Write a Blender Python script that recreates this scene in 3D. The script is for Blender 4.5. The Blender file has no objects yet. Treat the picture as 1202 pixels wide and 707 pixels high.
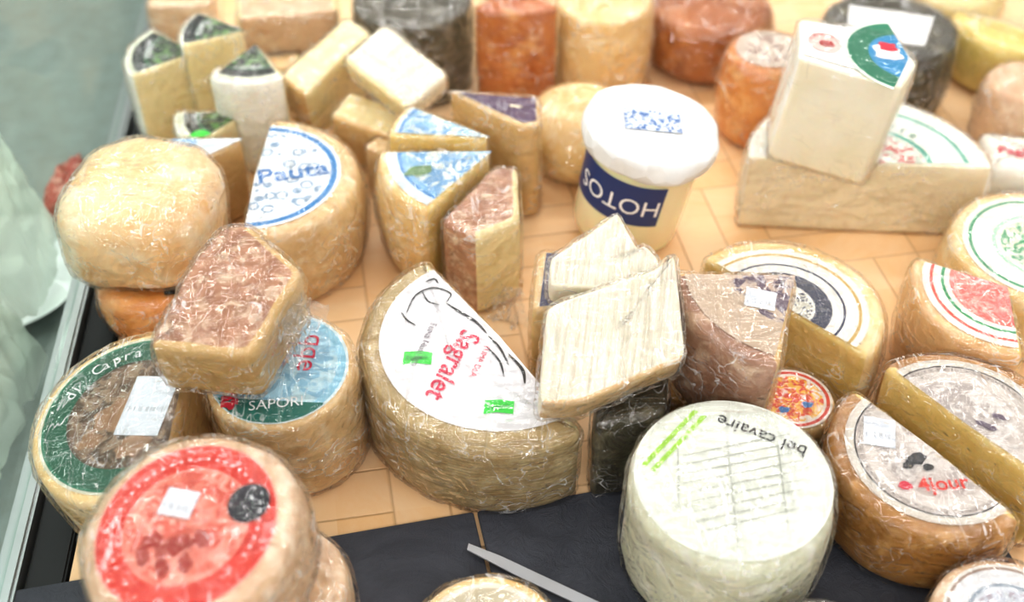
import bpy, bmesh, math, random
from mathutils import Vector, Matrix, noise
random.seed(4)
sc=bpy.context.scene
try:
    sc.view_settings.view_transform='Standard'
    sc.view_settings.exposure=.02; sc.view_settings.gamma=.88
except Exception: pass
COL=bpy.context.collection
def lin(h):
    h=h.lstrip('#'); o=[]
    for i in (0,2,4):
        c=int(h[i:i+2],16)/255
        o.append(c/12.92 if c<=.04045 else ((c+.055)/1.055)**2.4)
    return (*o,1)
# ---------- camera ----------
D=1.25; PIT=math.radians(43)
cam=bpy.data.objects.new('camera',bpy.data.cameras.new('camera')); COL.objects.link(cam)
cam.location=(0,-D*math.cos(PIT),D*math.sin(PIT)); cam.rotation_euler=(math.radians(90)-PIT,0,0)
cam.data.sensor_width=36; cam.data.lens=41.93
cam.data.dof.use_dof=True; cam.data.dof.focus_distance=1.04; cam.data.dof.aperture_fstop=2.8
cam.data.clip_start=.01
sc.camera=cam
# ---------- node helpers ----------
class NT:
    def __init__(s,name):
        s.m=bpy.data.materials.new(name); s.m.use_nodes=True; s.n=s.m.node_tree.nodes; s.l=s.m.node_tree.links
        s.b=s.n['Principled BSDF']; s.out=s.n['Material Output']
        s.tc=s.n.new('ShaderNodeTexCoord')
    def link(s,a,b): s.l.new(a,b)
    def noise(s,scale,detail=4,rough=.6,dist=0,vec=None,col=False):
        n=s.n.new('ShaderNodeTexNoise'); n.inputs['Scale'].default_value=scale; n.inputs['Detail'].default_value=detail
        n.inputs['Roughness'].default_value=rough; n.inputs['Distortion'].default_value=dist
        s.link(vec or s.tc.outputs['Object'],n.inputs['Vector']); return n.outputs[1 if col else 0]
    def vor(s,scale,feat='F1',vec=None):
        n=s.n.new('ShaderNodeTexVoronoi'); n.feature=feat; n.inputs['Scale'].default_value=scale
        s.link(vec or s.tc.outputs['Object'],n.inputs['Vector']); return n.outputs['Distance']
    def math(s,op,a,b=None,c=None):
        n=s.n.new('ShaderNodeMath'); n.operation=op
        for i,x in enumerate((a,b,c)):
            if x is None: continue
            if isinstance(x,(int,float)): n.inputs[i].default_value=x
            else: s.link(x,n.inputs[i])
        return n.outputs[0]
    def mix(s,f,a,b,mode='MIX'):
        n=s.n.new('ShaderNodeMix'); n.data_type='RGBA'; n.blend_type=mode
        for i,x in ((0,f),(6,a),(7,b)):
            if isinstance(x,(int,float)): n.inputs[i].default_value=x
            elif isinstance(x,tuple): n.inputs[i].default_value=x
            elif isinstance(x,str): n.inputs[i].default_value=lin(x)
            else: s.link(x,n.inputs[i])
        return n.outputs[2]
    def ramp(s,f,stops,const=False):
        n=s.n.new('ShaderNodeValToRGB'); cr=n.color_ramp
        if const: cr.interpolation='CONSTANT'
        while len(cr.elements)<len(stops): cr.elements.new(.5)
        for e,(p,c) in zip(cr.elements,stops):
            e.position=p; e.color=lin(c) if isinstance(c,str) else (c,c,c,1)
        s.link(f,n.inputs[0]); return n.outputs[0]
    def bump(s,h,strength=.3,dist=.002):
        n=s.n.new('ShaderNodeBump'); n.inputs['Strength'].default_value=strength; n.inputs['Distance'].default_value=dist
        s.link(h,n.inputs['Height']); return n.outputs[0]
    def set(s,**k):
        for a,v in k.items():
            i=s.b.inputs[a.replace('_',' ')]
            if isinstance(v,(int,float,tuple)): i.default_value=v
            elif isinstance(v,str): i.default_value=lin(v)
            else: s.link(v,i)
        return s
MC={}
def rind(c1,c2,c3=None,scale=25,rough=.6,bump=.4,bscale=90,coat=0.0,spots=.0,ribs=0):
    k=('r',c1,c2,c3,scale,rough,bump,bscale,coat,spots,ribs)
    if k in MC: return MC[k]
    m=NT('cheese_rind')
    a=m.noise(scale,4,.6,.4)
    f=m.ramp(a,[(.32,0.0),(.68,1.0)])
    col=m.mix(f,c1,c2)
    if c3:
        b=m.noise(scale*2.2,3,.6,.3)
        f2=m.ramp(b,[(.5,0.0),(.68,.8)])
        col=m.mix(f2,col,c3)
    if spots:
        v=m.vor(bscale*1.2); f3=m.ramp(v,[(.12,spots),(.3,0.0)])
        col=m.mix(f3,col,'#7a5c40')
    h=m.noise(bscale,3,.6)
    if ribs:
        mp=m.n.new('ShaderNodeMapping'); mp.inputs['Scale'].default_value=(9,9,ribs); m.link(m.tc.outputs['Object'],mp.inputs[0])
        rb=m.noise(1,3,.6,.2,mp.outputs[0]); h=m.math('ADD',m.math('MULTIPLY',h,.5),m.math('MULTIPLY',rb,1.4))
        col=m.mix(m.ramp(rb,[(.4,.3),(.56,0.0)]),col,'#86724c')
    m.set(Base_Color=col,Roughness=rough,Normal=m.bump(h,bump*.6,.003),Subsurface_Weight=.12,Subsurface_Scale=.008)
    MC[k]=m.m; return m.m
def paste(c1,c2=None,holes=False,stripes=False,rough=.45):
    k=('p',c1,c2,holes,stripes)
    if k in MC: return MC[k]
    m=NT('cheese_paste'); c2=c2 or c1
    f=m.ramp(m.noise(14,3,.6),[(.35,0.0),(.65,1.0)])
    col=m.mix(f,c1,c2)
    h=m.noise(60,3,.6); bs=.2
    if holes:
        v=m.vor(120); w=m.ramp(v,[(.1,1.0),(.22,0.0)]); col=m.mix(m.math('MULTIPLY',w,.35),col,'#c0a068')
    if stripes:
        mp=m.n.new('ShaderNodeMapping'); mp.vector_type='TEXTURE'; mp.inputs['Rotation'].default_value=(0,0,math.radians(-8)); mp.inputs['Scale'].default_value=(.0018,.12,.12)
        m.link(m.tc.outputs['Object'],mp.inputs[0])
        h=m.noise(1.0,1,.5,0,mp.outputs[0]); bs=.9
        col=m.mix(m.ramp(h,[(.36,.5),(.52,0.0)]),col,'#ccc3aa')
    m.set(Base_Color=col,Roughness=rough,Normal=m.bump(h,bs,.002),Subsurface_Weight=.15,Subsurface_Scale=.01)
    MC[k]=m.m; return m.m
def plain(name,c,rough=.5,metal=0,var=.0,bump=0,coat=0):
    k=('pl',name,c,rough,metal)
    if k in MC: return MC[k]
    m=NT(name)
    if var: m.set(Base_Color=m.mix(m.ramp(m.noise(40,3),[(.35,0.0),(.7,var)]),c,'#6b6558'))
    else: m.set(Base_Color=c)
    m.set(Roughness=rough,Metallic=metal,Coat_Weight=coat)
    MC[k]=m.m; return m.m
def film_mat(haze=.5,gl=.55,base=.065,scale=34,flat=.004,bd=.014):
    """thin crinkled cling film: clear, glossy, with tension folds"""
    k=('f',haze,gl,scale,flat,bd)
    if k in MC: return MC[k]
    m=NT('plastic_film'); m.n.remove(m.b)
    mp=m.n.new('ShaderNodeMapping'); mp.inputs['Rotation'].default_value=(.4,.5,.7); mp.inputs['Scale'].default_value=(1.25,.32,1.1); m.link(m.tc.outputs['Object'],mp.inputs[0])
    n1=m.noise(scale,2,.5,.9,mp.outputs[0]); r1=m.math('ABSOLUTE',m.math('SUBTRACT',n1,.5))
    mp2=m.n.new('ShaderNodeMapping'); mp2.inputs['Rotation'].default_value=(.9,-.6,-.5); mp2.inputs['Scale'].default_value=(.35,1.3,1.1); m.link(m.tc.outputs['Object'],mp2.inputs[0])
    n2=m.noise(scale*1.6,1,.5,.8,mp2.outputs[0]); r2=m.math('ABSOLUTE',m.math('SUBTRACT',n2,.5))
    h=m.math('ADD',r1,m.math('MULTIPLY',r2,.6))
    nb=m.bump(h,1.0,bd)
    g=m.n.new('ShaderNodeBsdfGlossy'); g.inputs['Roughness'].default_value=.05; m.link(nb,g.inputs['Normal'])
    g.inputs['Color'].default_value=(1,1,1,1)
    t=m.n.new('ShaderNodeBsdfTransparent'); t.inputs[0].default_value=(1,1,1,1)
    lw=m.n.new('ShaderNodeLayerWeight'); lw.inputs[0].default_value=.22; m.link(nb,lw.inputs['Normal'])
    fac=m.math('MULTIPLY_ADD',lw.outputs['Fresnel'],gl,base)
    mx=m.n.new('ShaderNodeMixShader'); m.link(fac,mx.inputs[0]); m.link(t.outputs[0],mx.inputs[1]); m.link(g.outputs[0],mx.inputs[2])
    d=m.n.new('ShaderNodeBsdfDiffuse'); d.inputs[0].default_value=(1,1,1,1)
    area_=m.ramp(m.noise(scale*.5,2,.6,.5),[(.43,0.0),(.58,1.0)])
    cr=m.math('MAXIMUM',m.ramp(r1,[(0.0,1.0),(.014,0.0)]),m.math('MULTIPLY',m.ramp(r2,[(0.0,1.0),(.012,0.0)]),.8))  # white diffuse lines along the folds paint in the bright film streaks
    hz=m.math('ADD',m.math('MULTIPLY',m.math('MULTIPLY',cr,area_),haze),flat)
    m2=m.n.new('ShaderNodeMixShader'); m.link(hz,m2.inputs[0]); m.link(mx.outputs[0],m2.inputs[1]); m.link(d.outputs[0],m2.inputs[2])
    m.link(m2.outputs[0],m.out.inputs[0])
    MC[k]=m.m; return m.m
FILM=film_mat()
FILM_SMOOTH=film_mat(.15,.45,.035,24,.0,.008)
# ---------- mesh helpers ----------
def newobj(name,verts,faces,mats,midx=None,parent=None,smooth=True):
    me=bpy.data.meshes.new(name); me.from_pydata([tuple(v) for v in verts],[],faces)
    for m in mats: me.materials.append(m)
    if midx: me.polygons.foreach_set('material_index',midx)
    if smooth: me.polygons.foreach_set('use_smooth',[True]*len(me.polygons))
    me.update()
    o=bpy.data.objects.new(name,me); COL.objects.link(o)
    if parent: o.parent=parent
    return o
def outline(shape):
    k=shape[0]; pts=[];fl=[]
    if k=='circle':
        R=shape[1]; n=int(2*math.pi*R/.0055)
        for i in range(n):
            a=2*math.pi*i/n; pts.append((R*math.cos(a),R*math.sin(a))); fl.append(0)
    elif k in ('chord','sector'):
        R,a0,a1=shape[1],math.radians(shape[2]),math.radians(shape[3])
        n=int((a1-a0)*R/.0055)
        for i in range(n+1):
            a=a0+(a1-a0)*i/n; pts.append((R*math.cos(a),R*math.sin(a))); fl.append(0)
        fl[-1]=1
        if k=='sector' and abs((a1-a0)-math.pi)>.06: pts.append((0,0)); fl.append(1)
    else:
        pts=list(shape[1]); fl=list(shape[2]) if len(shape)>2 else [1]*len(pts)
    P2=[];F2=[]
    n=len(pts)
    for i in range(n):
        a=Vector(pts[i]); b=Vector(pts[(i+1)%n]); L=(b-a).length; q=max(1,int(round(L/.0055)))
        for j in range(q): P2.append(a.lerp(b,j/q)); F2.append(fl[i])
    return P2,F2
def smooth_pts(p,it):
    n=len(p)
    for _ in range(it): p=[(p[i-1]+p[i]*2+p[(i+1)%n])/4 for i in range(n)]
    return p
INFO={}
def loft(name,shape,H,mats,bev=.006,bulge=0,amp=.0015,freq=18,tamp=.0003,taper=0,dome=0,rnd=2,top=0,seed=0,sag=0):
    pts,fl=outline(shape); pts=smooth_pts(pts,rnd); n=len(pts)
    area=sum(pts[i].cross(pts[(i+1)%n]) for i in range(n))
    if area<0: pts.reverse(); fl=fl[::-1]; fl=fl[1:]+fl[:1]
    cen=sum(pts,Vector((0,0)))/n
    nor=[]
    for i in range(n):
        t=(pts[(i+1)%n]-pts[i-1]).normalized(); nor.append(Vector((t.y,-t.x)))
    vf=[1.0 if fl[i]==0 and fl[i-1]==0 else 0.0 for i in range(n)]
    lv=[]
    for s in (.15,.4,.65,.85): lv.append((bev,0.0,s,0))
    for k in range(4):
        th=k/3*math.pi/2; lv.append((bev*(1-math.sin(th)),bev*(1-math.cos(th)),1,0))
    ns=max(3,int(H/.009))
    for k in range(1,ns): t=k/ns; lv.append((0,bev+(H-2*bev)*t,1,0))
    for k in range(4):
        th=(3-k)/3*math.pi/2; lv.append((bev*(1-math.sin(th)),H-bev*(1-math.cos(th)),1,1))
    for s in (.93,.85,.75,.65,.52,.4,.27,.15): lv.append((bev,H,s,2))
    Rm=max(p.length for p in pts)
    def tz(x,y):
        r=min(1,(Vector((x,y))-cen).length/Rm)
        return tamp*noise.noise(Vector((x*freq*1.6,y*freq*1.6,seed*3.3)))+dome*(1-r*r)
    V=[];F=[];M=[]
    for (d,z,s,c) in lv:
        tt=z/H
        for i in range(n):
            bl=bulge*math.sin(math.pi*tt)*vf[i]-sag*math.sin(math.pi*tt)*(1-vf[i])
            p=pts[i]+nor[i]*(bl-d-taper*tt)
            p=cen+(p-cen)*s
            zz=z
            q=Vector((p.x*freq,p.y*freq,z*freq+seed*7.1))
            nz=noise.noise(q)+.4*noise.noise(q*2.7)
            p=p+nor[i]*amp*nz*(s**3)
            if c: zz=z+tz(p.x,p.y)
            V.append((p.x,p.y,zz))
    L=len(lv)
    for k in range(L-1):
        s0=lv[k]; s1=lv[k+1]
        for i in range(n):
            j=(i+1)%n
            F.append((k*n+i,k*n+j,(k+1)*n+j,(k+1)*n+i))
            if s0[2]<1 or s1[2]<1: M.append(top if k>L/2 else 0)
            else: M.append(fl[i])
    V.append((cen.x,cen.y,0)); V.append((cen.x,cen.y,H+tz(cen.x,cen.y))); b=len(V)-2
    for i in range(n):
        j=(i+1)%n
        F.append((j,i,b)); M.append(0)
        F.append(((L-1)*n+i,(L-1)*n+j,b+1)); M.append(top)
    o=newobj(name,V,F,mats,M)
    INFO[o.name]=dict(H=H,tz=tz,shape=shape)
    return o
def wrap(o,off=.0020,amp=.0030,freq=34,mat=None,seed=0):
    me=o.data.copy(); me.name='plastic_wrap'; me.materials.clear(); me.materials.append(mat or FILM)
    me.polygons.foreach_set('material_index',[0]*len(me.polygons))
    nn=[v.normal.copy() for v in me.vertices]
    for v,nr in zip(me.vertices,nn):
        q=v.co*freq+Vector((seed*5,0,0))
        a=1-abs(noise.noise(q))*2.2; b=1-abs(noise.noise(q*2.3))*2
        v.co+=nr*(off+amp*max(0,(a*.6+b*.4))*.8)
    f=bpy.data.objects.new('plastic_wrap',me); COL.objects.link(f); f.parent=o; return f
CNT=[0]
def mat_for(anchor,H,spin,tx,ty):
    R=Matrix.Rotation(math.radians(tx),4,'X')@Matrix.Rotation(math.radians(ty),4,'Y')@Matrix.Rotation(math.radians(spin),4,'Z')
    return Matrix.Translation(Vector(anchor)-(R@Vector((0,0,H))))@R
def cheese(name,label,cat,anchor,shape,H,mats,spin=0,tx=0,ty=0,film=True,group=None,fm=None,base=.001,**kw):
    """anchor = world position (m) of the top-face centre; base = height of the surface it stands on (None: H is kept)"""
    kw.setdefault('seed',CNT[0]); CNT[0]+=1
    for it in range(6):
        o=loft(name,shape,H,mats,**kw)
        M=mat_for(anchor,H,spin,tx,ty)
        if base is None or it==5: break
        mz=min((M@v.co).z for v in o.data.vertices)
        if abs(mz-base)<.0006: break
        INFO.pop(o.name,None); me=o.data; bpy.data.objects.remove(o); bpy.data.meshes.remove(me)
        H=max(.02,H+(mz-base)/math.cos(math.radians(tx))/math.cos(math.radians(ty)))
    o.matrix_world=M
    o['label']=label; o['category']=cat
    if group: o['group']=group
    if film: wrap(o,seed=kw['seed'],mat=fm)
    return o
def zat(o,x,y): I=INFO[o.name]; return I['H']+I['tz'](x,y)
def ringmat(name,stops,rough=.45,art=None,circles=None):
    m=NT(name); sep=m.n.new('ShaderNodeSeparateXYZ'); m.link(m.tc.outputs['Object'],sep.inputs[0])
    x,y=sep.outputs[0],sep.outputs[1]
    r=m.math('SQRT',m.math('ADD',m.math('MULTIPLY',x,x),m.math('MULTIPLY',y,y)))
    f=m.math('DIVIDE',r,.2)
    col=m.ramp(f,[(a/.2,c) for a,c in stops],True)
    if art:
        R,c1,c2,scl=art
        n=m.noise(scl,4,.6,.5); w=m.ramp(n,[(.46,0.0),(.5,1.0)]); n2=m.noise(scl*2.1,3,.6,1.0); w2=m.ramp(n2,[(.5,0.0),(.56,1.0)])
        c=m.mix(w2,m.mix(w,col,c1),c2)
        inside=m.math('LESS_THAN',r,R); col=m.mix(inside,col,c)
    if circles:
        R,c1,scl=circles
        cmb=m.n.new('ShaderNodeCombineXYZ'); m.link(x,cmb.inputs[0]); m.link(y,cmb.inputs[1])
        d=m.vor(scl,'F1',cmb.outputs[0]); w=m.math('MULTIPLY',m.math('LESS_THAN',m.math('ABSOLUTE',m.math('SUBTRACT',d,.34)),.07),m.math('LESS_THAN',r,R))
        col=m.mix(w,col,c1)
    m.set(Base_Color=col,Roughness=rough); return m.m
def disc(o,R,mat,a0=0,a1=360,c=(0,0),name='paper_label',dz=.0009,r0=0):
    nr=10; na=max(8,int((a1-a0)/5)); V=[];F=[]
    for i in range(nr+1):
        r=r0+(R-r0)*i/nr
        for j in range(na+1):
            a=math.radians(a0+(a1-a0)*j/na); x=r*math.cos(a); y=r*math.sin(a)
            V.append((x,y,zat(o,x+c[0],y+c[1])+dz))
    for i in range(nr):
        for j in range(na):
            k=i*(na+1)+j; F.append((k,k+na+1,k+na+2,k+1))
    l=newobj(name,V,F,[mat],None,o); l.location=(c[0],c[1],0); return l
def poly(o,pts,mat,name='paper_label',dz=.0009,cen=None):
    c=Vector(cen) if cen is not None else sum((Vector(p) for p in pts),Vector((0,0)))/len(pts); P2=[]
    for i in range(len(pts)):
        a=Vector(pts[i]); b=Vector(pts[(i+1)%len(pts)])
        q=max(1,int((b-a).length/.006))
        for j in range(q): P2.append(a.lerp(b,j/q))
    n=len(P2); V=[];F=[]; rg=(.25,.5,.75,1)
    for s in rg:
        for p in P2:
            w=c+(p-c)*s; V.append((w.x-c.x,w.y-c.y,zat(o,w.x,w.y)+dz))
    V.append((0,0,zat(o,c.x,c.y)+dz))
    for k in range(3):
        for i in range(n): j=(i+1)%n; F.append((k*n+i,(k+1)*n+i,(k+1)*n+j,k*n+j))
    for i in range(n): F.append((i,(i+1)%n,4*n))
    l=newobj(name,V,F,[mat],None,o); l.location=(c.x,c.y,0)
    return l
def arcpts(R,a0,a1,n=40): return [(R*math.cos(math.radians(a0+(a1-a0)*i/n)),R*math.sin(math.radians(a0+(a1-a0)*i/n))) for i in range(n+1)]
def text_mesh(s,size,bold=0):
    cu=bpy.data.curves.new('t','FONT'); cu.body=s; cu.size=size; cu.offset=bold; cu.resolution_u=3
    ob=bpy.data.objects.new('t',cu); COL.objects.link(ob)
    dg=bpy.context.evaluated_depsgraph_get(); dg.update()
    me=bpy.data.meshes.new_from_object(ob.evaluated_get(dg))
    bpy.data.objects.remove(ob); V=[v.co.copy() for v in me.vertices]; F=[tuple(p.vertices) for p in me.polygons]
    return V,F
def text(o,s,size,pos,rot,mat,arc=None,bold=0,dz=.0017,par=None,xs=1,shear=0,name='lettering'):
    V=[];F=[]; r=math.radians(rot)
    if arc:
        R,ac,outw=arc; step=size*.62/R; n=len(s)
        for i,ch in enumerate(s):
            if ch==' ': continue
            v,f=text_mesh(ch,size,bold)
            k=(i-(n-1)/2)*step
            a=math.radians(ac)+(-k if outw else k)
            ro=a-math.pi/2 if outw else a+math.pi/2
            w=size*.3
            cx=pos[0]+R*math.cos(a); cy=pos[1]+R*math.sin(a); b=len(V)
            for q in v:
                x=q.x-w; y=q.y
                V.append((cx+x*math.cos(ro)-y*math.sin(ro),cy+x*math.sin(ro)+y*math.cos(ro),0))
            F+=[tuple(b+i2 for i2 in g) for g in f]
    else:
        v,F=text_mesh(s,size,bold)
        for q in v:
            x=q.x*xs+shear*q.y; y=q.y; V.append((pos[0]+x*math.cos(r)-y*math.sin(r),pos[1]+x*math.sin(r)+y*math.cos(r),0))
    V=[(x,y,zat(o,x,y)+dz) for x,y,_ in V]
    t=newobj(name,V,F,[mat],None,par or o,False)
    if par: t.location=-par.location
    return t
def stroke(o,pts,w,mat,name='printed_mark',dz=.0016,par=None):
    pts=[Vector(p) for p in pts]; S=[]
    for i in range(len(pts)-1):
        p0=pts[max(0,i-1)];p1=pts[i];p2=pts[i+1];p3=pts[min(len(pts)-1,i+2)]
        for k in range(8):
            t=k/8; S.append(.5*((2*p1)+(p2-p0)*t+(2*p0-5*p1+4*p2-p3)*t*t+(3*p1-p0-3*p2+p3)*t**3))
    S.append(pts[-1]); V=[];F=[];n=len(S)
    for i,p in enumerate(S):
        t=(S[min(n-1,i+1)]-S[max(0,i-1)]).normalized(); q=Vector((-t.y,t.x)); ww=w*(.25+.75*math.sin(math.pi*(i+.5)/n))/2
        for sg in (1,-1):
            a=p+q*ww*sg; V.append((a.x,a.y,zat(o,a.x,a.y)+dz))
    for i in range(n-1): F.append((2*i,2*i+1,2*i+3,2*i+2))
    t=newobj(name,V,F,[mat],None,par or o,False)
    if par: t.location=-par.location
    return t
def blob(o,c,r,mat,seed=1,asp=1,rot=0,name='printed_mark',dz=.0015,n=28,rough=.5,par=None):
    V=[(c[0],c[1],zat(o,*c)+dz)];F=[]
    for i in range(n):
        a=2*math.pi*i/n; rr=r*(1+rough*noise.noise(Vector((math.cos(a)*1.7,math.sin(a)*1.7,seed*3.7))))
        x=rr*math.cos(a); y=rr*asp*math.sin(a); q=math.radians(rot)
        X=c[0]+x*math.cos(q)-y*math.sin(q); Y=c[1]+x*math.sin(q)+y*math.cos(q)
        V.append((X,Y,zat(o,X,Y)+dz))
    for i in range(n): F.append((0,1+i,1+(i+1)%n))
    t=newobj(name,V,F,[mat],None,par or o,False)
    if par: t.location=-par.location
    return t
def sticker_mat():
    if 'st' in MC: return MC['st']
    m=NT('price_sticker'); sep=m.n.new('ShaderNodeSeparateXYZ'); m.link(m.tc.outputs['Object'],sep.inputs[0])
    x,y=sep.outputs[0],sep.outputs[1]
    n=m.n.new('ShaderNodeTexNoise'); n.noise_dimensions='1D'; n.inputs['Scale'].default_value=900; n.inputs['Detail'].default_value=0; m.link(x,n.inputs['W'])
    bars=m.math('MULTIPLY',m.math('GREATER_THAN',n.outputs[0],.56),m.math('MULTIPLY',m.math('LESS_THAN',y,-.001),m.math('GREATER_THAN',y,-.006)))
    m.set(Base_Color=m.mix(m.math('MULTIPLY',bars,.5),'#dde2e8','#666666'),Roughness=.35); MC['st']=m.m; return m.m
def sticker(o,c,w,h,rot):
    q=math.radians(rot); V=[];F=[]
    for j in range(5):
        for i in range(7):
            x=(i/6-.5)*w;y=(j/4-.5)*h
            X=c[0]+x*math.cos(q)-y*math.sin(q); Y=c[1]+x*math.sin(q)+y*math.cos(q)
            V.append((x,y,zat(o,X,Y)+.0019))
    for j in range(4):
        for i in range(6): k=j*7+i; F.append((k,k+1,k+8,k+7))
    s=newobj('price_sticker',V,F,[sticker_mat()],None,o); s.location=(c[0],c[1],0); s.rotation_euler=(0,0,q); return s
TAILM=film_mat(.6,.8,.10,40,.05,.012)
def film_tail(o,loc,size,rot,seed=0):
    V=[];F=[];n=30
    for j in range(n):
        for i in range(n):
            u=i/(n-1)-.5; v=j/(n-1)
            w=(.45+.55*v)*size[0]
            x=u*w; y=v*size[1]
            q=Vector((u*5,v*2,seed*2.3))
            z=.012*abs(noise.noise(q*1.3))+.006*abs(noise.noise(q*3))
            ed=.3*noise.noise(Vector((u*5,seed,0)))*size[1]*v
            V.append((x+.006*noise.noise(q*2),y+ed,z))
    for j in range(n-1):
        for i in range(n-1): k=j*n+i; F.append((k,k+1,k+n+1,k+n))
    t=newobj('film_tail',V,F,[TAILM],None,o); t.location=loc
    t.rotation_euler=[math.radians(a) for a in rot]; return t
# ---------- palette ----------
INK=plain('black_ink','#1c1c20'); WHITE=plain('white_paper','#ececea',.5); RED=plain('red_ink','#cf2440'); PINK=plain('pink_red_ink','#d83a5a')
GREEN=plain('green_ink','#1d7a58'); LIME=plain('lime_sticker','#3fdc4c'); NAVY=plain('navy_ink','#3a7cbc'); WINK=plain('white_ink','#f8f8f8')
PURP=plain('purple_paper','#5c3a5e'); GRI=plain('gray_ink','#6a5a6a'); CRI=plain('cream_ink','#efe2c0')
IV=paste('#f3e4b6','#ecd8a0'); IVW=paste('#f5efdc','#efe7cc'); YEL=paste('#ecd490','#dfbf70',True); TAN=paste('#e6c68e','#d8b274')
R_cream=rind('#f2d8a2','#e6c07e','#f6e6c4',20,.45,.3)
R_peach=rind('#f4dcb2','#ecbe80','#f8ecd2',12,.4,.35)
R_tan=rind('#eeca96','#e0b076','#f4dcb4',16,.4,.3)
R_orange=rind('#e8a45a','#d48642','#efc284',18,.4,.3)
R_beige=rind('#ebcd9a','#d8b27c','#f3e2c0',26,.5,.4,110)
R_pinkish=rind('#e6c8a4','#d0aa84','#f2e0c8',24,.5,.4,110)
R_gray=rind('#c4ae80','#aa9060','#d6c49a',26,.6,.8,140,spots=.15,ribs=420)
R_brown=rind('#c08c46','#9a6a2a','#d4a666',22,.45,.4,100)
R_dark=rind('#645e4c','#444032','#8a8472',20,.4,.6,80)
R_dgreen=rind('#544f3b','#343023','#7e775e',20,.35,.5,80)
R_rust=rind('#bc7434','#985626','#d09054',14,.3,.3,60)
R_mott=rind('#c69676','#a27254','#eedabe',36,.5,.8,130,spots=.3)
R_white=rind('#f6f3e8','#eeeadb','#faf8f2',16,.45,.12,50)
# ================= SETTING =================
def box(name,x0,x1,y0,y1,z0,z1,mat,bev=.002,rz=0,parent=None):
    bm=bmesh.new(); bmesh.ops.create_cube(bm,size=1)
    for v in bm.verts: v.co=Vector((v.co.x*(x1-x0),v.co.y*(y1-y0),v.co.z*(z1-z0)))
    if bev: bmesh.ops.bevel(bm,geom=bm.edges[:],offset=bev,segments=2,affect='EDGES')
    me=bpy.data.meshes.new(name); bm.to_mesh(me); bm.free(); me.materials.append(mat)
    o=bpy.data.objects.new(name,me); COL.objects.link(o); o.location=((x0+x1)/2,(y0+y1)/2,(z0+z1)/2); o.rotation_euler=(0,0,math.radians(rz))
    if parent: o.parent=parent
    return o
def prism(name,pts,z0,z1,mat):
    n=len(pts); V=[(x,y,z0) for x,y in pts]+[(x,y,z1) for x,y in pts]
    F=[tuple(range(n-1,-1,-1)),tuple(range(n,2*n))]+[(i,(i+1)%n,n+(i+1)%n,n+i) for i in range(n)]
    return newobj(name,V,F,[mat],None,None,False)
EX=lambda y,o=0: -.4285+o-.0963*(y-.225)
m=NT('woven_wood'); mp=m.n.new('ShaderNodeMapping'); mp.inputs['Rotation'].default_value=(0,0,math.radians(-10)); m.link(m.tc.outputs['Object'],mp.inputs[0])
sep=m.n.new('ShaderNodeSeparateXYZ'); m.link(mp.outputs[0],sep.inputs[0]); x,y=sep.outputs[0],sep.outputs[1]
S1=1/.15; S2=1/.05
cx=m.math('FLOOR',m.math('MULTIPLY',x,S1)); cy=m.math('FLOOR',m.math('MULTIPLY',y,S1))
chk=m.math('MODULO',m.math('ABSOLUTE',m.math('ADD',cx,cy)),2)
fx=m.math('FRACT',m.math('MULTIPLY',x,S2)); fy=m.math('FRACT',m.math('MULTIPLY',y,S2))
sel=m.math('ADD',m.math('MULTIPLY',fx,chk),m.math('MULTIPLY',fy,m.math('SUBTRACT',1,chk)))
edge=m.math('MULTIPLY',m.math('ABSOLUTE',m.math('SUBTRACT',sel,.5)),2)
gx=m.math('MULTIPLY',m.math('ABSOLUTE',m.math('SUBTRACT',m.math('FRACT',m.math('MULTIPLY',x,S1)),.5)),2)
gy=m.math('MULTIPLY',m.math('ABSOLUTE',m.math('SUBTRACT',m.math('FRACT',m.math('MULTIPLY',y,S1)),.5)),2)
e2=m.math('MAXIMUM',edge,m.math('MULTIPLY',m.math('MAXIMUM',gx,gy),.97))
line=m.ramp(e2,[(.94,0.0),(.985,1.0)])
idn=m.n.new('ShaderNodeTexWhiteNoise'); cmb=m.n.new('ShaderNodeCombineXYZ')
m.link(m.math('FLOOR',m.math('MULTIPLY',x,S2)),cmb.inputs[0]); m.link(m.math('FLOOR',m.math('MULTIPLY',y,S2)),cmb.inputs[1]); m.link(cmb.outputs[0],idn.inputs['Vector'])
base=m.mix(idn.outputs['Value'],'#f6d2a4','#efc38c')
base=m.mix(m.ramp(m.noise(9,5,.7,2),[(.4,0.0),(.7,.6)]),base,'#f8dcb8')
m.set(Base_Color=m.mix(m.math('MULTIPLY',line,.42),base,'#96683c'),Roughness=.42,Normal=m.bump(m.math('SUBTRACT',1,line),.4,.002))
deck=prism('woven_wood_mat',[(EX(-.55,.003),-.55),(1.05,-.55),(1.05,1.2),(EX(1.2,.003),1.2)],-.006,0,m.m)
deck['label']='pale peach woven wood-slat mat lining the display counter'; deck['category']='mat'
cb=prism('display_counter',[(EX(-.6,.003),-.6),(1.1,-.6),(1.1,1.25),(EX(1.25,.003),1.25)],-.06,-.0065,plain('steel_tray','#8a8c8c',.35,.8))
cb['label']='brushed steel counter tray holding the cheeses'; cb['category']='display counter'
fl=box('floor',-2.5,2.5,-1.5,3,-.14,-.10,plain('grey_floor','#8a9490',.5,0,.3),0); fl['kind']='structure'
ms=NT('slate'); n1=ms.noise(9,6,.7,1); ms.set(Base_Color=ms.mix(ms.ramp(n1,[(.4,0.0),(.75,1.0)]),'#363942','#4e525c'),Roughness=.5,Normal=ms.bump(ms.noise(45,8,.75,1.5),.6,.004))
cA=math.radians(12)
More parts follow.
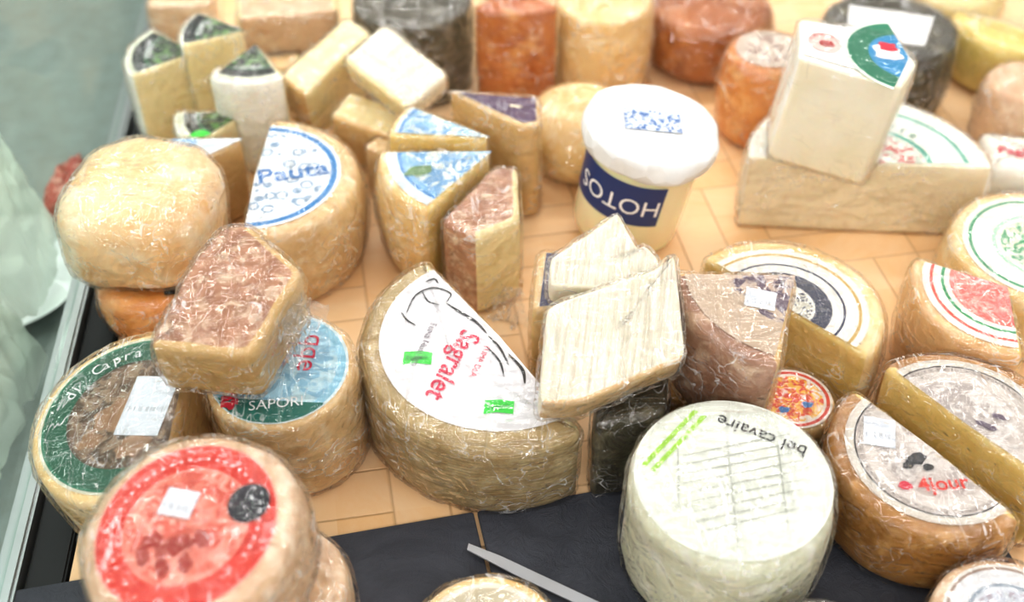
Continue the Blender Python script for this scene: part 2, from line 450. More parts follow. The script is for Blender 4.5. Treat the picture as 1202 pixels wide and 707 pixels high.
for dx in (-.33,-.1115,.107,.3255):
    px=-.03+dx*math.cos(cA)+.11*math.sin(cA); py=-.272+dx*math.sin(cA)-.11*math.cos(cA)-.004
    s=box('slate_tile',px-.1075,px+.1075,py-.11,py+.11,.0005,.0065,ms.m,.001,12)
    s['label']='dark grey rectangular slate tile lying on the counter'; s['category']='slate tile'; s['group']='slate tiles along the counter front'
steel=plain('rail_steel','#a8acac',.35,.9); blk=plain('handle_shadow_black','#141619',.6)
rail=box('steel_rail',-.485,-.465,-.55,1.0,-.02,.012,steel,.003,5.5); rail['label']='long bright steel rail at the glass edge'; rail['category']='rail'
shd=box('rail_shadow_strip',-.463,-.43,-.55,1.0,-.03,-.001,blk,.002,5.5); shd['label']='black strip standing in for the shadow beside the steel rail'; shd['category']='shadow_band'  # solid strip put in for the black shadow right of the rail
mg=NT('pale_green_glass'); mg.n.remove(mg.b)
g=mg.n.new('ShaderNodeBsdfGlossy'); g.inputs['Roughness'].default_value=.05; t=mg.n.new('ShaderNodeBsdfTransparent'); t.inputs[0].default_value=lin('#f6fcf9')
mx=mg.n.new('ShaderNodeMixShader'); mx.inputs[0].default_value=.04; mg.link(t.outputs[0],mx.inputs[1]); mg.link(g.outputs[0],mx.inputs[2]); mg.link(mx.outputs[0],mg.out.inputs[0])
gp=box('glass_side_panel',-.478,-.474,-.5,.95,.0125,.40,mg.m,.001,5.5); gp['label']='clear greenish glass side panel of the display case'; gp['category']='glass panel'

# ================= CHEESES =================
WH='whole_cheese'; HF='half_cheese'
o=cheese(WH,'small yellow-orange wrapped cheese with black marks under a larger one','cheese',(-.362,-.02,.06),('circle',.052),.06,[R_orange],bulge=.004,bev=.012)
blob(o,(.03,-.03),.012,INK,3,.6)
o=cheese(WH,'tall lumpy cream cheese in glossy crinkled film, stacked on another','cheese',(-.362,.009,.158),('poly',[(-.072,-.04),(-.05,-.066),(.03,-.074),(.062,-.045),(.073,.02),(.05,.062),(-.015,.072),(-.062,.05)],[0]*8),.1,[R_peach],bulge=.007,bev=.022,amp=.006,rnd=8,dome=.004,base=.063)
o=cheese(HF,'half wheel with white and blue ring label, beige rind','cheese',(-.267,.082,.102),('sector',.104,-90,90),.1,[R_beige,TAN],bulge=.008,bev=.008)
l=disc(o,.089,ringmat('label_print',[(0,'#e6eaec'),(.0785,'#2f86c4'),(.0845,'#eaeef0')],circles=(.074,'#8ea6be',58)),-88,88)
text(o,'Pauta',.034,(.005,-.016),14,NAVY,par=l,bold=.0004)
o=cheese('cheese_wedge','narrow beige wedge with pale blue label beside a half wheel','cheese',(-.291,.150,.1),('sector',.100,178,226),.098,[R_beige,TAN],bulge=.004,bev=.005)
l=disc(o,.082,ringmat('label_print',[(0,'#e0e8ee'),(.05,'#98bede'),(.072,'#2f86c4'),(.077,'#e8eef0')]),181,223)
G='cheese wedges with dark green and black labels'
MG=ringmat('label_print',[(0,'#e8eadf'),(.010,'#22281f'),(.052,'#2c6a3c'),(.056,'#1d2320'),(.070,'#e4e6d0')],art=(.05,'#20261f','#6f9c50',45))
for (p_,a0,a1,R_) in (((-.372,.303,.115),138,222,.08),((-.314,.326,.13),144,208,.076),((-.298,.303,.125),238,302,.082),((-.306,.238,.075),178,236,.083)):
    o=cheese('cheese_wedge','pale cheese wedge with dark green and black printed top','cheese',p_,('sector',R_,a0,a1),.085,[R_white,IV],group=G,bev=.004)
    l=disc(o,R_-.005,MG,a0+4,a1-4)
    if p_[2]>.1: text(o,'CAPRA',.011,(0,0),0,WINK,arc=(.056,(a0+a1)/2,False),par=l)
blob(o,(-.045,-.045),.012,LIME,5,.5,20)
def blk_(label,p_,w,d,H,spin,tx,ty,ma,mb=None,**k):
    return cheese('cheese_block',label,'cheese',p_,('poly',[(-w/2,-d/2),(w/2,-d/2),(w/2,d/2),(-w/2,d/2)],[0,1,1,1]),H,[ma,mb or ma],spin=spin,tx=tx,ty=ty,bev=.005,**k)
blk_('greyish tan cheese block standing against others',(-.44,.519,.07),.085,.05,.07,5,0,0,R_pinkish)
blk_('large grainy beige cheese block, wrapped',(-.285,.447,.10),.125,.06,.09,10,0,0,R_pinkish,IV)
blk_('small beige cheese block under a larger one',(-.293,.390,.05),.055,.035,.05,10,0,0,R_beige,IV)
blk_('long tan cheese block tilted against neighbours',(-.216,.288,.12),.040,.115,.05,-38,18,0,TAN,IV,top=1,base=.02)
blk_('ivory rectangular cheese block tilted on the pile',(-.131,.244,.132),.10,.065,.03,-42,24,0,IV,IVW,top=1,base=None)
blk_('beige cheese block leaning on the pile',(-.163,.228,.080),.078,.045,.05,-25,12,0,TAN,IV,top=1,base=.005)
blk_('brown-rinded wrapped cheese block beside a half wheel',(-.142,.180,.070),.040,.026,.085,-30,0,0,R_beige,TAN)
BL=ringmat('label_print',[(0,'#a8cce4'),(.07,'#86b8dc'),(.095,'#4f8fc8'),(.099,'#dce8ec')],art=(.09,'#78aad2','#e4e8dc',34))
o=cheese('cheese_wedge','wedge with light blue illustrated label, yellow rind','cheese',(-.023,.131,.115),('sector',.11,144,178),.11,[R_cream,YEL],bev=.005)
l=disc(o,.103,BL,147,175)
o=cheese('cheese_wedge','wedge with light blue landscape label and yellow-orange rind','cheese',(-.021,.11,.112),('sector',.118,178,238),.105,[R_cream,YEL],bulge=.008,bev=.005)
l=disc(o,.111,BL,181,235); blob(o,(-.075,-.035),.014,plain('olive_ink','#7b9a6a'),4,.5,20,par=l)
o=cheese('cheese_wedge','blunt cheese block with mottled pinkish-brown rind, film wrapped','cheese',(-.028,.038,.108),('poly',[(.034,.052),(.008,.052),(-.043,-.038),(-.008,-.062),(.036,-.034)],[0,0,0,1,1]),.108,[R_mott,IV],bev=.006,top=0,rnd=3)
film_tail(o,(.03,-.05,.03),(.045,.045),(-60,0,160),3)
o=cheese('cheese_wedge','tall beige wedge with purple label on top','cheese',(-.016,.172,.125),('poly',[(-.055,.034),(.046,.022),(.046,-.03),(.026,-.035)],[0,1,1,1]),.12,[R_cream,TAN],bev=.004)
l=poly(o,[(-.042,.028),(.042,.018),(.042,-.025),(.028,-.029)],PURP); blob(o,(.02,.002),.007,CRI,2,.4,-10,par=l)
cheese(WH,'small rounded cream cheese wrapped in clear film','cheese',(.078,.241,.085),('circle',.058),.083,[R_cream],bev=.025,bulge=.004,dome=.006,amp=.003)
o=cheese(HF,'large white half wheel, cut face outward, under a wedge','cheese',(.381,.113,.095),('sector',.128,0,180),.092,[R_white,paste('#f4ead0','#ece0c0')],spin=-4,bev=.003,bulge=.004,rnd=1,base=.002)
l=disc(o,.112,ringmat('label_print',[(0,'#ebe9e0'),(.06,'#5fae98'),(.066,'#ebe9e0'),(.085,'#e0e8e0'),(.1,'#6fb5a0'),(.104,'#ebe9e0')],art=(.058,'#cfe0d0','#c85a50',50)),3,177)
text(o,'latte',.018,(0,0),0,GREEN,arc=(.07,62,True),par=l)
o=cheese('cheese_wedge','tall white cheese wedge with green, blue and red printed top','cheese',(.34,.12,.225),('poly',[(-.06,-.02),(.035,-.055),(.062,-.01),(.05,.045),(-.045,.055)],[1,1,0,0,0]),.125,[R_white,IVW],tx=2,ty=6,bev=.003,base=.098,fm=FILM_SMOOTH,rnd=1)
l=poly(o,[(-.055,-.012),(.034,-.045),(.056,-.01),(.044,.04),(-.04,.05)],WHITE)
disc(o,.066,ringmat('label_print',[(0,'#2a8fc0'),(.040,'#1d7a58'),(.061,'#d8e4d8')]),97,243,(.055,-.002),'printed_emblem',.0014)
blob(o,(.035,.004),.014,WINK,2,1,dz=.002); blob(o,(.037,.014),.009,RED,2,1,dz=.0024)
DR=plain('dull_red_ink','#b04038')
disc(o,.017,plain('pale_pink_paper','#e8c8c0'),0,360,(-.028,.012),'printed_emblem',.0014)
text(o,'FORMAGGIO',.006,(-.028,.012),0,DR,arc=(.0125,90,True),dz=.0022)
blob(o,(-.028,.010),.008,DR,6,.6,-15,dz=.0022)
# back row
cheese(WH,'dark grey-rinded cheese wheel wrapped in film','cheese',(-.124,.424,.12),('circle',.072),.1,[R_dark],bulge=.004)
o=cheese('cheese_wedge','tall amber-rinded cheese wedge with red label','cheese',(.004,.449,.135),('sector',.09,236,306),.13,[rind('#d68a44','#b4622a','#e6ae6c',16,.35,.3),TAN],bulge=.004)
l=disc(o,.06,plain('crimson_paper','#b83848'),240,295)
cheese(WH,'tan cheese wheel with pale film wrap','cheese',(.113,.423,.12),('circle',.060),.115,[R_cream],bulge=.004)
cheese(WH,'rust-orange smooth-rinded cheese wheel','cheese',(.258,.478,.085),('circle',.076),.083,[R_rust],bulge=.008,bev=.014)
o=cheese(WH,'orange-tan wrapped cheese with pale label on top','cheese',(.302,.309,.115),('circle',.048),.118,[R_orange],bulge=.006,bev=.01)
disc(o,.04,ringmat('label_print',[(0,'#e4dccf'),(.03,'#ccbcaa')],art=(.03,'#dcd0c0','#a88878',60)))
o=cheese(WH,'dark green-grey cheese wheel with white papers on it','cheese',(.465,.39,.10),('circle',.08),.1,[R_dgreen],bulge=.005,base=.002)
poly(o,[(-.06,-.03),(.03,-.05),(.06,.02),(-.04,.05)],WHITE)
cheese(WH,'pale yellow smooth cheese wheel','cheese',(.597,.547,.08),('circle',.06),.08,[paste('#f2e2a8','#e8d090')],bulge=.006,bev=.015)
cheese('cheese_wedge','pale yellow waxed cheese piece','cheese',(.638,.444,.075),('sector',.07,150,310),.075,[paste('#ecd884','#e2c86c'),paste('#f6eabc')],bulge=.004,bev=.01)
cheese(WH,'beige wrapped cheese wheel at the counter edge','cheese',(.610,.289,.085),('circle',.048),.08,[R_pinkish],bulge=.005,bev=.01)
o=cheese('wrapped_cheese','flat white paper-wrapped cheese with red print','cheese',(.575,.186,.055),('poly',[(-.04,-.02),(.06,-.045),(.07,.03),(-.03,.045)],[1]*4),.055,[R_white,R_white],bev=.012,amp=.003)
text(o,'Paglia',.02,(-.026,.0),-12,RED,bold=.0005)
o=cheese('wrapped_cheese','soft white wrapped cheese lump','cheese',(.570,.112,.04),('circle',.030),.045,[R_white],bev=.014,amp=.003)
# right wheels
o=cheese(WH,'pale cheese wheel with white and green label','cheese',(.522,-.012,.085),('circle',.084),.08,[R_cream],bulge=.003,tx=3,base=.002)
l=disc(o,.073,ringmat('label_print',[(0,'#ecece2'),(.04,'#b8dcc4'),(.044,'#ecece2'),(.064,'#2f9a68'),(.067,'#ecece0')],art=(.036,'#e4e4ce','#5aa878',60)))
o=cheese('cheese_wedge','tan quarter wheel with pink, red and green label, film wrapped','cheese',(.461,-.094,.105),('sector',.086,149,264),.09,[R_tan,YEL],bulge=.003,tx=3,ty=-2,base=.002)
l=disc(o,.077,ringmat('label_print',[(0,'#e4867c'),(.052,'#f0ece0'),(.057,'#2f9a60'),(.060,'#f2ece0'),(.067,'#e05a4a'),(.070,'#f0ebe0')],art=(.050,'#e07068','#f0b4a6',90)),152,261)
# middle set
o=cheese(WH,'flat brown cheese wheel under stacked pieces','cheese',(.170,-.150,.05),('circle',.042),.053,[R_brown],bulge=.002)
o=cheese(WH,'small wrapped cheese with red and yellow patterned label','cheese',(.254,-.184,.05),('circle',.040),.058,[R_cream])
l=disc(o,.036,ringmat('label_print',[(0,'#f0eae2'),(.014,'#e8b83c'),(.020,'#f0eae2'),(.030,'#d84a38'),(.033,'#ece7de')],art=(.028,'#e0563a','#eec050',70)))
for c,r_ in (((.012,-.008),.005),((-.010,-.014),.005)): blob(o,c,r_,NAVY,3,.8,par=l)
o=cheese(HF,'pale half wheel with navy and white round label, yellow cut side','cheese',(.252,-.103,.09),('sector',.094,-46,134),.085,[R_cream,YEL],bulge=.004)
l=disc(o,.080,ringmat('label_print',[(0,'#e2e0d6'),(.03,'#262c48'),(.046,'#e8e6de'),(.056,'#2a3050'),(.058,'#e8e6de'),(.07,'#c8a860'),(.073,'#e8e6de')],art=(.028,'#d0ccbc','#343a58',70)),-44,132)
o=cheese('cheese_wedge','brown-rinded wrapped wedge with sticker and dark label on top','cheese',(.246,-.142,.162),('sector',.106,178,254),.085,[rind('#c29a80','#9e745a','#e0c4a8',22,.4,.5),TAN],tx=4,ty=2,bulge=.006,base=.054)
l=disc(o,.097,ringmat('label_print',[(0,'#cdb4a0'),(.03,'#7a6874'),(.045,'#cdb8a0')],art=(.06,'#c8b4a4','#6a5868',45)),181,251)
sticker(o,(-.035,-.03),.026,.022,-14)
# centre
o=cheese('cheese_block','beige cheese block with dark blue label on top','cheese',(.047,-.076,.105),('poly',[(-.03,-.05),(.03,-.042),(.035,.03),(-.02,.035)],[1]*4),.11,[R_beige,TAN],bev=.004)
l=poly(o,[(-.022,-.045),(.026,-.038),(.031,.027),(-.014,.03)],plain('dark_blue_paper','#4c4c6c'))
o=cheese('cheese_wedge','dark green-brown rinded wedge wrapped in film','cheese',(.105,-.215,.10),('poly',[(-.036,-.045),(.024,-.030),(.032,.036),(-.030,.035)],[0,0,0,0]),.098,[R_dgreen,R_dgreen],bev=.006,amp=.003)
ST=paste('#f4f0e2','#ece5d0',False,True)
o=cheese('cheese_wedge','white cheese slice with scored face leaning on a pile','cheese',(.080,-.105,.15),('poly',[(-.045,-.03),(.052,-.035),(.052,.002),(.040,.018),(.034,.012),(.018,.054),(-.045,-.002)],[1]*7),.03,[IVW,IVW,ST],tx=14,ty=4,bev=.003,top=2,base=None,rnd=1)
o=cheese('cheese_wedge','large white cheese slice with striated cut face and thin rind','cheese',(.084,-.209,.165),('poly',[(-.062,-.068),(-.03,-.066),(.058,-.026),(.055,.070),(.035,.054),(-.054,.018)],[0,0,1,1,1,1]),.038,[R_beige,IVW,ST],tx=22,ty=2,bev=.003,top=2,base=None,rnd=2)
# big labelled half wheel
o=cheese(HF,'half wheel with grey-brown ribbed rind and big white label','cheese',(-.011,-.155,.10),('sector',.126,124,304),.095,[R_gray,IV],bulge=.002,bev=.010,tx=2,base=.0025)
l=disc(o,.108,plain('label_white','#ebeaec',.4),126,302)
text(o,'Sagralet',.028,(-.033,.010),-111,PINK,par=l,shear=.2,xs=.95,bold=.0003)
text(o,'TUMA DLA',.008,(-.013,-.010),-109,PINK,par=l); text(o,'Tuma Nusi Sgn',.009,(-.062,.018),-106,GRI,par=l)
for pts,w in (([(-.085,.03),(-.078,.052),(-.062,.062),(-.046,.054),(-.05,.042)],.0022),([(-.05,.042),(-.036,.030),(-.022,.018),(-.012,.004)],.003),([(-.07,.07),(-.062,.074),(-.058,.068)],.002),([(-.010,.0),(.0,-.014),(.008,-.034)],.0022),([(-.012,-.012),(.0,-.03),(.004,-.048)],.002),([(.008,-.022),(.02,-.04),(.022,-.056)],.003),([(-.09,.03),(-.084,.02),(-.076,.014)],.002),([(-.072,.056),(-.066,.044),(-.056,.040)],.0018)):
    stroke(o,pts,w,INK,par=l)
for c in ((-.072,-.026),(.0,-.082)):
    s=poly(o,[(c[0]-.013,c[1]-.008),(c[0]-.002,c[1]-.006),(c[0]+.012,c[1]-.008),(c[0]+.013,c[1]+.006),(c[0]+.002,c[1]+.008),(c[0]-.012,c[1]+.007)],LIME,'price_sticker',.0016)
    text(o,'Fresco',.007,(c[0]-.010,c[1]-.003),5,plain('dgreen_ink','#146a30'),par=s,dz=.002)
# left group
o=cheese(WH,'wheel with dark green ring label and brown picture','cheese',(-.318,-.250,.105),('chord',.087,63,297),.062,[R_cream,TAN],tx=6,ty=-10,bulge=.003,base=.003)
l=poly(o,arcpts(.080,60,300),ringmat('label_print',[(0,'#5c4834'),(.055,'#1a6044'),(.075,'#237a58'),(.077,'#dcd8c4')],art=(.053,'#7d644e','#9c846a',30)),cen=(0,0))
text(o,'di Capra',.015,(0,0),0,WINK,arc=(.0595,126,True),par=l)
for (x_,y_,r_) in ((-.01,.0,.02),(-.03,-.025,.012),(.01,-.035,.014)): blob(o,(x_,y_),r_,plain('fur_brown','#a07c5a'),int(r_*1000),.8,30,par=l)
sticker(o,(.014,.005),.040,.060,-8)
o=cheese(WH,'wheel with light blue label, red lettering and green band','cheese',(-.199,-.207,.115),('circle',.064),.1,[R_beige,TAN],tx=6,ty=-2,bulge=.001,base=.0025)
l=disc(o,.0595,ringmat('label_print',[(0,'#b4dcec'),(.05,'#9cd0e4'),(.057,'#dcecf0')],art=(.05,'#c8e4ec','#98c6dc',25)))
text(o,'qqe',.028,(.020,.036),-97,PINK,par=l)
s=poly(o,arcpts(.0585,212,318,10),plain('teal_print','#1f7468'),'paper_label',.0012)
text(o,'SAPORI',.014,(-.020,-.046),6,WINK,par=s,dz=.0020)
for k in range(5): blob(o,(-.037+.005*math.cos(k*1.257),-.036+.005*math.sin(k*1.257)),.0034,RED,k,1,dz=.0022)
o=cheese('cheese_wedge','thick blunt wedge with mottled pinkish-brown rind in loose film','cheese',(-.224,-.209,.20),('poly',[(-.062,-.048),(.020,-.056),(.052,.026),(.002,.078),(-.020,.074),(-.040,.03)],[1,1,1,0,0,0]),.066,[R_mott,paste('#dcbc84','#ccaa70')],tx=11,ty=0,bev=.006,top=0,amp=.003,base=None,rnd=3)
film_tail(o,(.038,.0,.05),(.07,.04),(-65,0,-110),5)
# red label wheel
o=cheese(WH,'small wheel beneath a red-labelled wheel','cheese',(-.187,-.400,.08),('circle',.060),.066,[R_pinkish],bulge=.005,base=.0075)
o=cheese(WH,'wheel with orange-red round label, wrinkled beige rind','cheese',(-.229,-.409,.165),('circle',.077),.07,[R_pinkish],tx=8,ty=-8,bulge=.005,bev=.012,amp=.003,base=None)
l=disc(o,.066,ringmat('label_print',[(0,'#eaa08c'),(.046,'#dc3c26'),(.0645,'#ecaa9a')],art=(.045,'#e48872','#d8604a',40)))
text(o,'..................................',.011,(0,0),0,WINK,arc=(.053,90,True),par=l,bold=.0004)
CI=plain('darkred_ink','#b03a28')
for (x_,y_,r_,a_) in ((-.004,-.016,.014,.55),(-.022,-.010,.007,1.1),(.014,-.012,.006,1.2),(-.028,-.022,.005,1.6),(.004,-.030,.005,1.5),(-.012,-.032,.005,1.5)): blob(o,(x_,y_),r_,CI,int(r_*900)+2,a_,20,par=l)
bs=disc(o,.0155,plain('black_sticker','#22222a'),0,360,(.044,.014),'price_sticker',.0017)
text(o,'-------',.006,(.044,.014),0,plain('dim_grey_ink','#8a8a90'),arc=(.011,90,True),par=bs,dz=.0022)
sticker(o,(-.008,.018),.026,.022,-15)
# front
o=cheese(WH,'pale cheese wheel with off-white label on slate','cheese',(-.019,-.433,.055),('circle',.058),.047,[R_cream],bulge=.004,base=.0075)
disc(o,.05,ringmat('label_print',[(0,'#e2dac8'),(.03,'#ccc2a8'),(.045,'#e8e2d4')],art=(.03,'#d4cab2','#a89878',60)))
cheese(WH,'white cheese top on the slate','cheese',(.225,-.455,.075),('circle',.045),.042,[R_white],bulge=.002,base=.0075)
o=cheese(WH,'tall white mould-ripened wheel with printed white label','cheese',(.172,-.328,.118),('circle',.081),.108,[rind('#e4e4ce','#d0d0b2','#f0eee4',20,.5,.5,60)],bulge=.001,bev=.012,tx=2,amp=.004,base=.0075)
LG=NT('label_greenish_white'); LG.set(Base_Color=LG.mix(LG.ramp(LG.noise(18,4,.6),[(.35,0.0),(.7,1.0)]),'#eaece4','#dce0d2'),Roughness=.4,Normal=LG.bump(LG.vor(30),.6,.004))
l=disc(o,.077,LG.m)
text(o,'bel cavaire',.0175,(.064,.028),153,INK,par=l)
GI=plain('gray_line','#aaaea4')
for i in range(9):
    y_=.03-.009*i; w_=.066*math.sqrt(max(0,1-(y_/.077)**2))
    stroke(o,[(-w_*.6,y_-.01),(w_*.85,y_+.012)],.0009,GI,par=l)
for a,b in (((-.045,-.03),(-.04,.03)),((-.005,-.065),(.0,.035)),((.035,-.05),(.04,.035))): stroke(o,[a,b],.0009,GI,par=l)
LP=plain('lime_print','#a8d84c')
for k in (0,.0065): poly(o,[(-.070+k,.012-k*.8),(-.0670+k,.0095-k*.8),(-.0198+k,.0652-k*.8),(-.0235+k,.067-k*.8)],LP,'paper_label',.0014)
# bottom right pair
Q=ringmat('label_print',[(0,'#c8beb6'),(.048,'#d4ccc4'),(.058,'#bcb2aa'),(.064,'#3a3634'),(.0652,'#d8d2c6'),(.070,'#d0c8bc')],art=(.046,'#b4aaa4','#dad4ce',35))
o=cheese(HF,'golden-brown half wheel with grey translucent round label','cheese',(.379,-.252,.095),('sector',.084,-52,128),.097,[R_brown,YEL],bulge=.003,base=.0075)
l=disc(o,.073,Q,-50,126); text(o,'............................',.010,(0,0),0,INK,arc=(.060,38,True),par=l)
for c,r_ in (((.018,-.004),.008),((.030,.006),.006)): blob(o,c,r_,GRI,int(r_*1000),.5,-30,par=l)
o=cheese(HF,'golden-brown half wheel with grey label and red lettering','cheese',(.349,-.278,.09),('sector',.085,128,308),.085,[R_brown,YEL],bulge=.002,tx=3,base=.0075)
l=disc(o,.073,Q,130,306); text(o,'................................',.010,(0,0),0,INK,arc=(.062,218,False),par=l)
text(o,'4jour',.019,(-.022,-.042),5,plain('orange_red','#e03a28'),par=l,bold=.0003,dz=.0022)
blob(o,(-.033,-.036),.006,RED,5,.6,8,par=l)
for c,r_ in (((-.018,-.01),.009),((-.026,-.016),.005),((-.010,-.018),.005)): blob(o,c,r_,INK,int(r_*1000),.6,30,par=l)
sticker(o,(-.042,.018),.026,.03,-12)
o=cheese(WH,'small wheel with white and grey-blue label','cheese',(.374,-.427,.07),('circle',.057),.062,[R_pinkish],bulge=.003,base=.0075)
disc(o,.051,ringmat('label_print',[(0,'#d4d8dc'),(.03,'#8c98a4'),(.033,'#dcdcdc'),(.046,'#a08878'),(.048,'#e0dcd4')],art=(.028,'#c8ccd4','#a898a0',60)))

# ---- container ----
def lathe(name,prof,mat,n=64,parent=None,wob=0,seed=0):
    V=[];F=[]
    for r,z in prof:
        for i in range(n):
            a=2*math.pi*i/n
            w=1+wob*noise.noise(Vector((math.cos(a)*3,math.sin(a)*3,z*40+seed)))
            V.append((r*w*math.cos(a),r*w*math.sin(a),z))
    for k in range(len(prof)-1):
        for i in range(n): j=(i+1)%n; F.append((k*n+i,k*n+j,(k+1)*n+j,(k+1)*n+i))
    V.append((0,0,prof[0][1])); V.append((0,0,prof[-1][1])); b=len(V)-2
    for i in range(n): j=(i+1)%n; F.append((j,i,b)); F.append(((len(prof)-1)*n+i,(len(prof)-1)*n+j,b+1))
    return newobj(name,V,F,[mat],None,parent)
mt=NT('milky_plastic'); mt.set(Base_Color='#f2e7c0',Roughness=.25,Subsurface_Weight=.5,Subsurface_Scale=.02,Coat_Weight=.5)
tub=lathe('plastic_tub',[(.052,0),(.056,.002),(.0580,.01),(.0588,.05),(.0596,.09),(.0604,.126),(.0604,.130)],mt.m)
tub['label']='tall milky plastic tub with blue label and white lid'; tub['category']='tub'
LM=NT('paper_lid'); LM.set(Base_Color=LM.mix(LM.ramp(LM.noise(20,4),[(.35,0.0),(.7,1.0)]),'#eeeeec','#dededc'),Roughness=.45,Normal=LM.bump(LM.vor(45,'F1'),.8,.007))
lid=lathe('lid',[(.0610,.112),(.066,.113),(.0705,.116),(.072,.120),(.072,.132),(.070,.138),(.066,.1405),(.062,.1385),(.05,.138),(.02,.138)],LM.m,parent=tub,wob=.05)
V=[];F=[];n=40; a0,a1=math.radians(166),math.radians(290)
def tr(z): return .0580+(z-.01)*.0207+.0009
for j in range(7):
    z=.049+.053*j/6
    for i in range(n+1):
        a=a0+(a1-a0)*i/n; V.append((tr(z)*math.cos(a),tr(z)*math.sin(a),z))
for j in range(6):
    for i in range(n): k=j*(n+1)+i; F.append((k,k+1,k+n+2,k+n+1))
lb=newobj('paper_label',V,F,[plain('navy_print','#2c3f74',.35)],None,tub)
v,f=text_mesh('HOTOS',.029,0); W_=max(q.x for q in v)
bm=bmesh.new(); bv=[bm.verts.new(q) for q in v]
for g_ in f:
    try: bm.faces.new([bv[i] for i in g_])
    except Exception: pass
bmesh.ops.triangulate(bm,faces=bm.faces[:])
for _ in range(3):
    lg=[e for e in bm.edges if e.calc_length()>.004]
    if lg: bmesh.ops.subdivide_edges(bm,edges=lg,cuts=1); bmesh.ops.triangulate(bm,faces=bm.faces[:])
for q in bm.verts:
    xx=-(q.co.x-W_/2); z=.084-q.co.y
    a=math.radians(241)+xx/.060; r=tr(z)+.0010; q.co=Vector((r*math.cos(a),r*math.sin(a),z))
me=bpy.data.meshes.new('lettering'); bm.to_mesh(me); bm.free(); me.materials.append(WINK)
lt=bpy.data.objects.new('lettering',me); COL.objects.link(lt); lt.parent=lb
V=[(x_*.03+.0,y_*.018+.004,.1395) for x_,y_ in ((-1,-1),(1,-.8),(1,1),(-1,1))]
newobj('paper_label',V,[(0,1,2,3)],[ringmat('label_print',[(0,'#c8d4e2')],art=(.1,'#3a68a4','#e4e8ee',120))],None,lid)
tub.location=(.124,.118,.010); tub.rotation_euler=(math.radians(3),math.radians(9),0)
# ---- knife ----
kn=bpy.data.objects.new('cheese_knife',None); COL.objects.link(kn)
kn['label']='steel cheese knife lying on the slate'; kn['category']='knife'
bm=bmesh.new()
pf=[(-.07,.003),(-.068,-.003),(-.02,-.0055),(.06,-.0055),(.06,.0045),(-.04,.005)]
vs=[bm.verts.new((a_,b_,0)) for a_,b_ in pf]; f_=bm.faces.new(vs); r_=bmesh.ops.extrude_face_region(bm,geom=[f_])
for e in r_['geom']:
    if isinstance(e,bmesh.types.BMVert): e.co.z+=.0015
me=bpy.data.meshes.new('blade'); bmesh.ops.recalc_face_normals(bm,faces=bm.faces); bm.to_mesh(me); bm.free(); me.materials.append(plain('blade_steel','#d0d4da',.35,.7))
bl=bpy.data.objects.new('blade',me); COL.objects.link(bl); bl.parent=kn
hd=box('handle',.06,.15,-.009,.009,-.003,.009,blk,.004,0,kn)
kn.location=(.0231,-.3515,.0115); kn.rotation_euler=(0,0,math.radians(-28.8))
# ---- beyond the glass ----
PC=plain('porcelain','#eef2f0',.2,0,0,0,.5)
plate=lathe('white_plate',[(.03,0),(.05,.002),(.07,.006),(.105,.018),(.108,.021),(.104,.021),(.068,.010),(.03,.006)],PC)
plate.location=(-.605,.128,-.095); plate['label']='round white porcelain plate beyond the glass'; plate['category']='plate'
BG=NT('pale_plastic'); BG.set(Base_Color=BG.mix(BG.ramp(BG.noise(12,4,.6),[(.3,0.0),(.7,1.0)]),'#f6fbf4','#e4f0e4'),Roughness=.3,Normal=BG.bump(BG.vor(22),.8,.012))
tl=BG.n.new('ShaderNodeBsdfTranslucent'); tl.inputs[0].default_value=lin('#f4fbf2'); mx=BG.n.new('ShaderNodeMixShader'); mx.inputs[0].default_value=.4
tr_=BG.n.new('ShaderNodeBsdfTransparent'); m3=BG.n.new('ShaderNodeMixShader'); m3.inputs[0].default_value=.15
BG.link(BG.b.outputs[0],mx.inputs[1]); BG.link(tl.outputs[0],mx.inputs[2]); BG.link(mx.outputs[0],m3.inputs[1]); BG.link(tr_.outputs[0],m3.inputs[2]); BG.link(m3.outputs[0],BG.out.inputs[0])
def sheet(x,y0,y1,z0,z1,seed,label):
    V=[];F=[];n=70
    for j in range(n):
        for i in range(n):
            u=i/(n-1); v=j/(n-1); q=Vector((u*3,v*1.2,seed*2.1)); q2=Vector((u*8,v*5,seed))
            w=.014*noise.noise(q)+.012*abs(noise.noise(q*2.4))+.008*abs(noise.noise(q2))
            V.append((x+w-.02*v*(1-v)-.04*v,y0+(y1-y0)*u+.02*noise.noise(q*1.3)+.008*noise.noise(q2),z0+(z1-z0)*v+.03*noise.noise(Vector((u*3,seed,0)))*(1-v)))
    for j in range(n-1):
        for i in range(n-1): k=j*n+i; F.append((k,k+1,k+n+1,k+n))
    o=newobj('plastic_sheet',V,F,[BG.m]); o['label']=label; o['category']='plastic sheet'; o['group']='hanging plastic sheets'; return o
sheet(-.535,-.02,.18,-.065,.13,1,'pale green-white crumpled plastic sheet hanging beyond the glass')
sheet(-.515,-.20,.0,-.085,.11,2,'pale green-white crumpled plastic sheet hanging beyond the glass')
def crump(name,size,loc,mat,seed,label,cat,rot=(0,0,0)):
    bm=bmesh.new(); bmesh.ops.create_icosphere(bm,subdivisions=5,radius=1)
    for v in bm.verts:
        q=v.co*2+Vector((seed*3,0,0)); d=1+.28*noise.noise(q)+.16*abs(noise.noise(q*2.5))-.08*abs(noise.noise(q*5))
        v.co=Vector((v.co.x*d*size[0],v.co.y*d*size[1],v.co.z*d*size[2]))
    me=bpy.data.meshes.new(name); bm.to_mesh(me); bm.free(); me.materials.append(mat)
    me.polygons.foreach_set('use_smooth',[True]*len(me.polygons))
    o=bpy.data.objects.new(name,me); COL.objects.link(o); o.location=loc; o.rotation_euler=rot; o['label']=label; o['category']=cat; return o
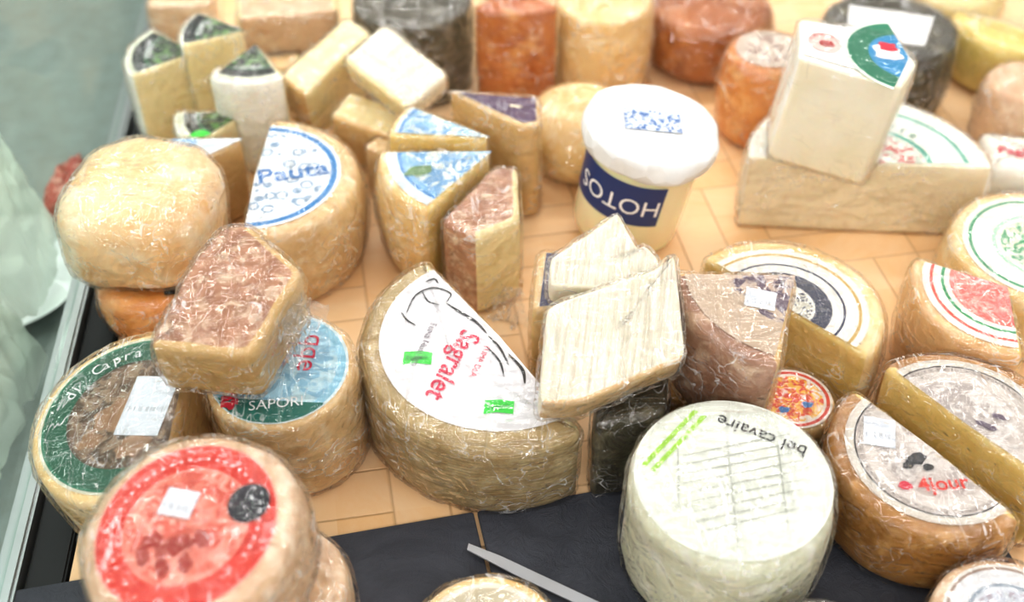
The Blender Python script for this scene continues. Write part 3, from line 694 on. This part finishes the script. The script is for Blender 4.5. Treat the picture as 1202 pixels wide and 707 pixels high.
crump('cured_meat',(.025,.05,.03),(-.553,.272,-.065),rind('#b4564a','#96382e','#e0b0a0',30,.4,.4),4,'red cured meat piece in film beyond the glass','meat')
# ---------- light: environment ceiling with tube-like bands added for film glints + strip lamps ----------
w=bpy.data.worlds.new('w'); sc.world=w; w.use_nodes=True
N=w.node_tree.nodes; L=w.node_tree.links; bg=N['Background']
tc=N.new('ShaderNodeTexCoord'); sp=N.new('ShaderNodeSeparateXYZ'); L.new(tc.outputs['Generated'],sp.inputs[0])
def M_(op,a,b=None):
    n=N.new('ShaderNodeMath'); n.operation=op
    for i,x in enumerate((a,b)):
        if x is None: continue
        if isinstance(x,(int,float)): n.inputs[i].default_value=x
        else: L.new(x,n.inputs[i])
    return n.outputs[0]
zc=M_('MAXIMUM',sp.outputs[2],.08)
U=M_('DIVIDE',sp.outputs[0],zc); Vv=M_('DIVIDE',sp.outputs[1],zc)
s1=M_('LESS_THAN',M_('ABSOLUTE',M_('SUBTRACT',M_('FRACT',M_('MULTIPLY',Vv,1.5)),.5)),.03)
s2=M_('LESS_THAN',M_('ABSOLUTE',M_('SUBTRACT',M_('FRACT',M_('ADD',M_('MULTIPLY',U,.7),.25)),.5)),.38)
up=M_('GREATER_THAN',sp.outputs[2],.15)
st=M_('ADD',M_('MULTIPLY',M_('MULTIPLY',M_('MULTIPLY',s1,s2),up),13.0),.40)
bg.inputs[0].default_value=(1,.98,.96,1); L.new(st,bg.inputs[1])
def area(loc,rot,sx,sy,e,c):  # narrow strips, extra ones added for streaks on the film
    l=bpy.data.lights.new('strip_area','AREA'); l.shape='RECTANGLE'; l.size=sx; l.size_y=sy; l.energy=e; l.color=c
    o=bpy.data.objects.new('strip_area',l); COL.objects.link(o); o.location=loc; o.rotation_euler=[math.radians(a) for a in rot]; return o
area((0,.85,1.1),(-30,0,0),1.8,.05,10,(1,.96,.91))
area((-.75,.2,1.1),(0,-35,90),1.4,.04,6,(.98,1,.99))
area((.9,-.1,1.2),(0,38,90),1.4,.04,6,(1,.96,.91))
area((-.2,-1.5,1.2),(45,0,0),1.4,.08,12,(1,.98,.96))  # fill added on the camera side to balance the overhead strips
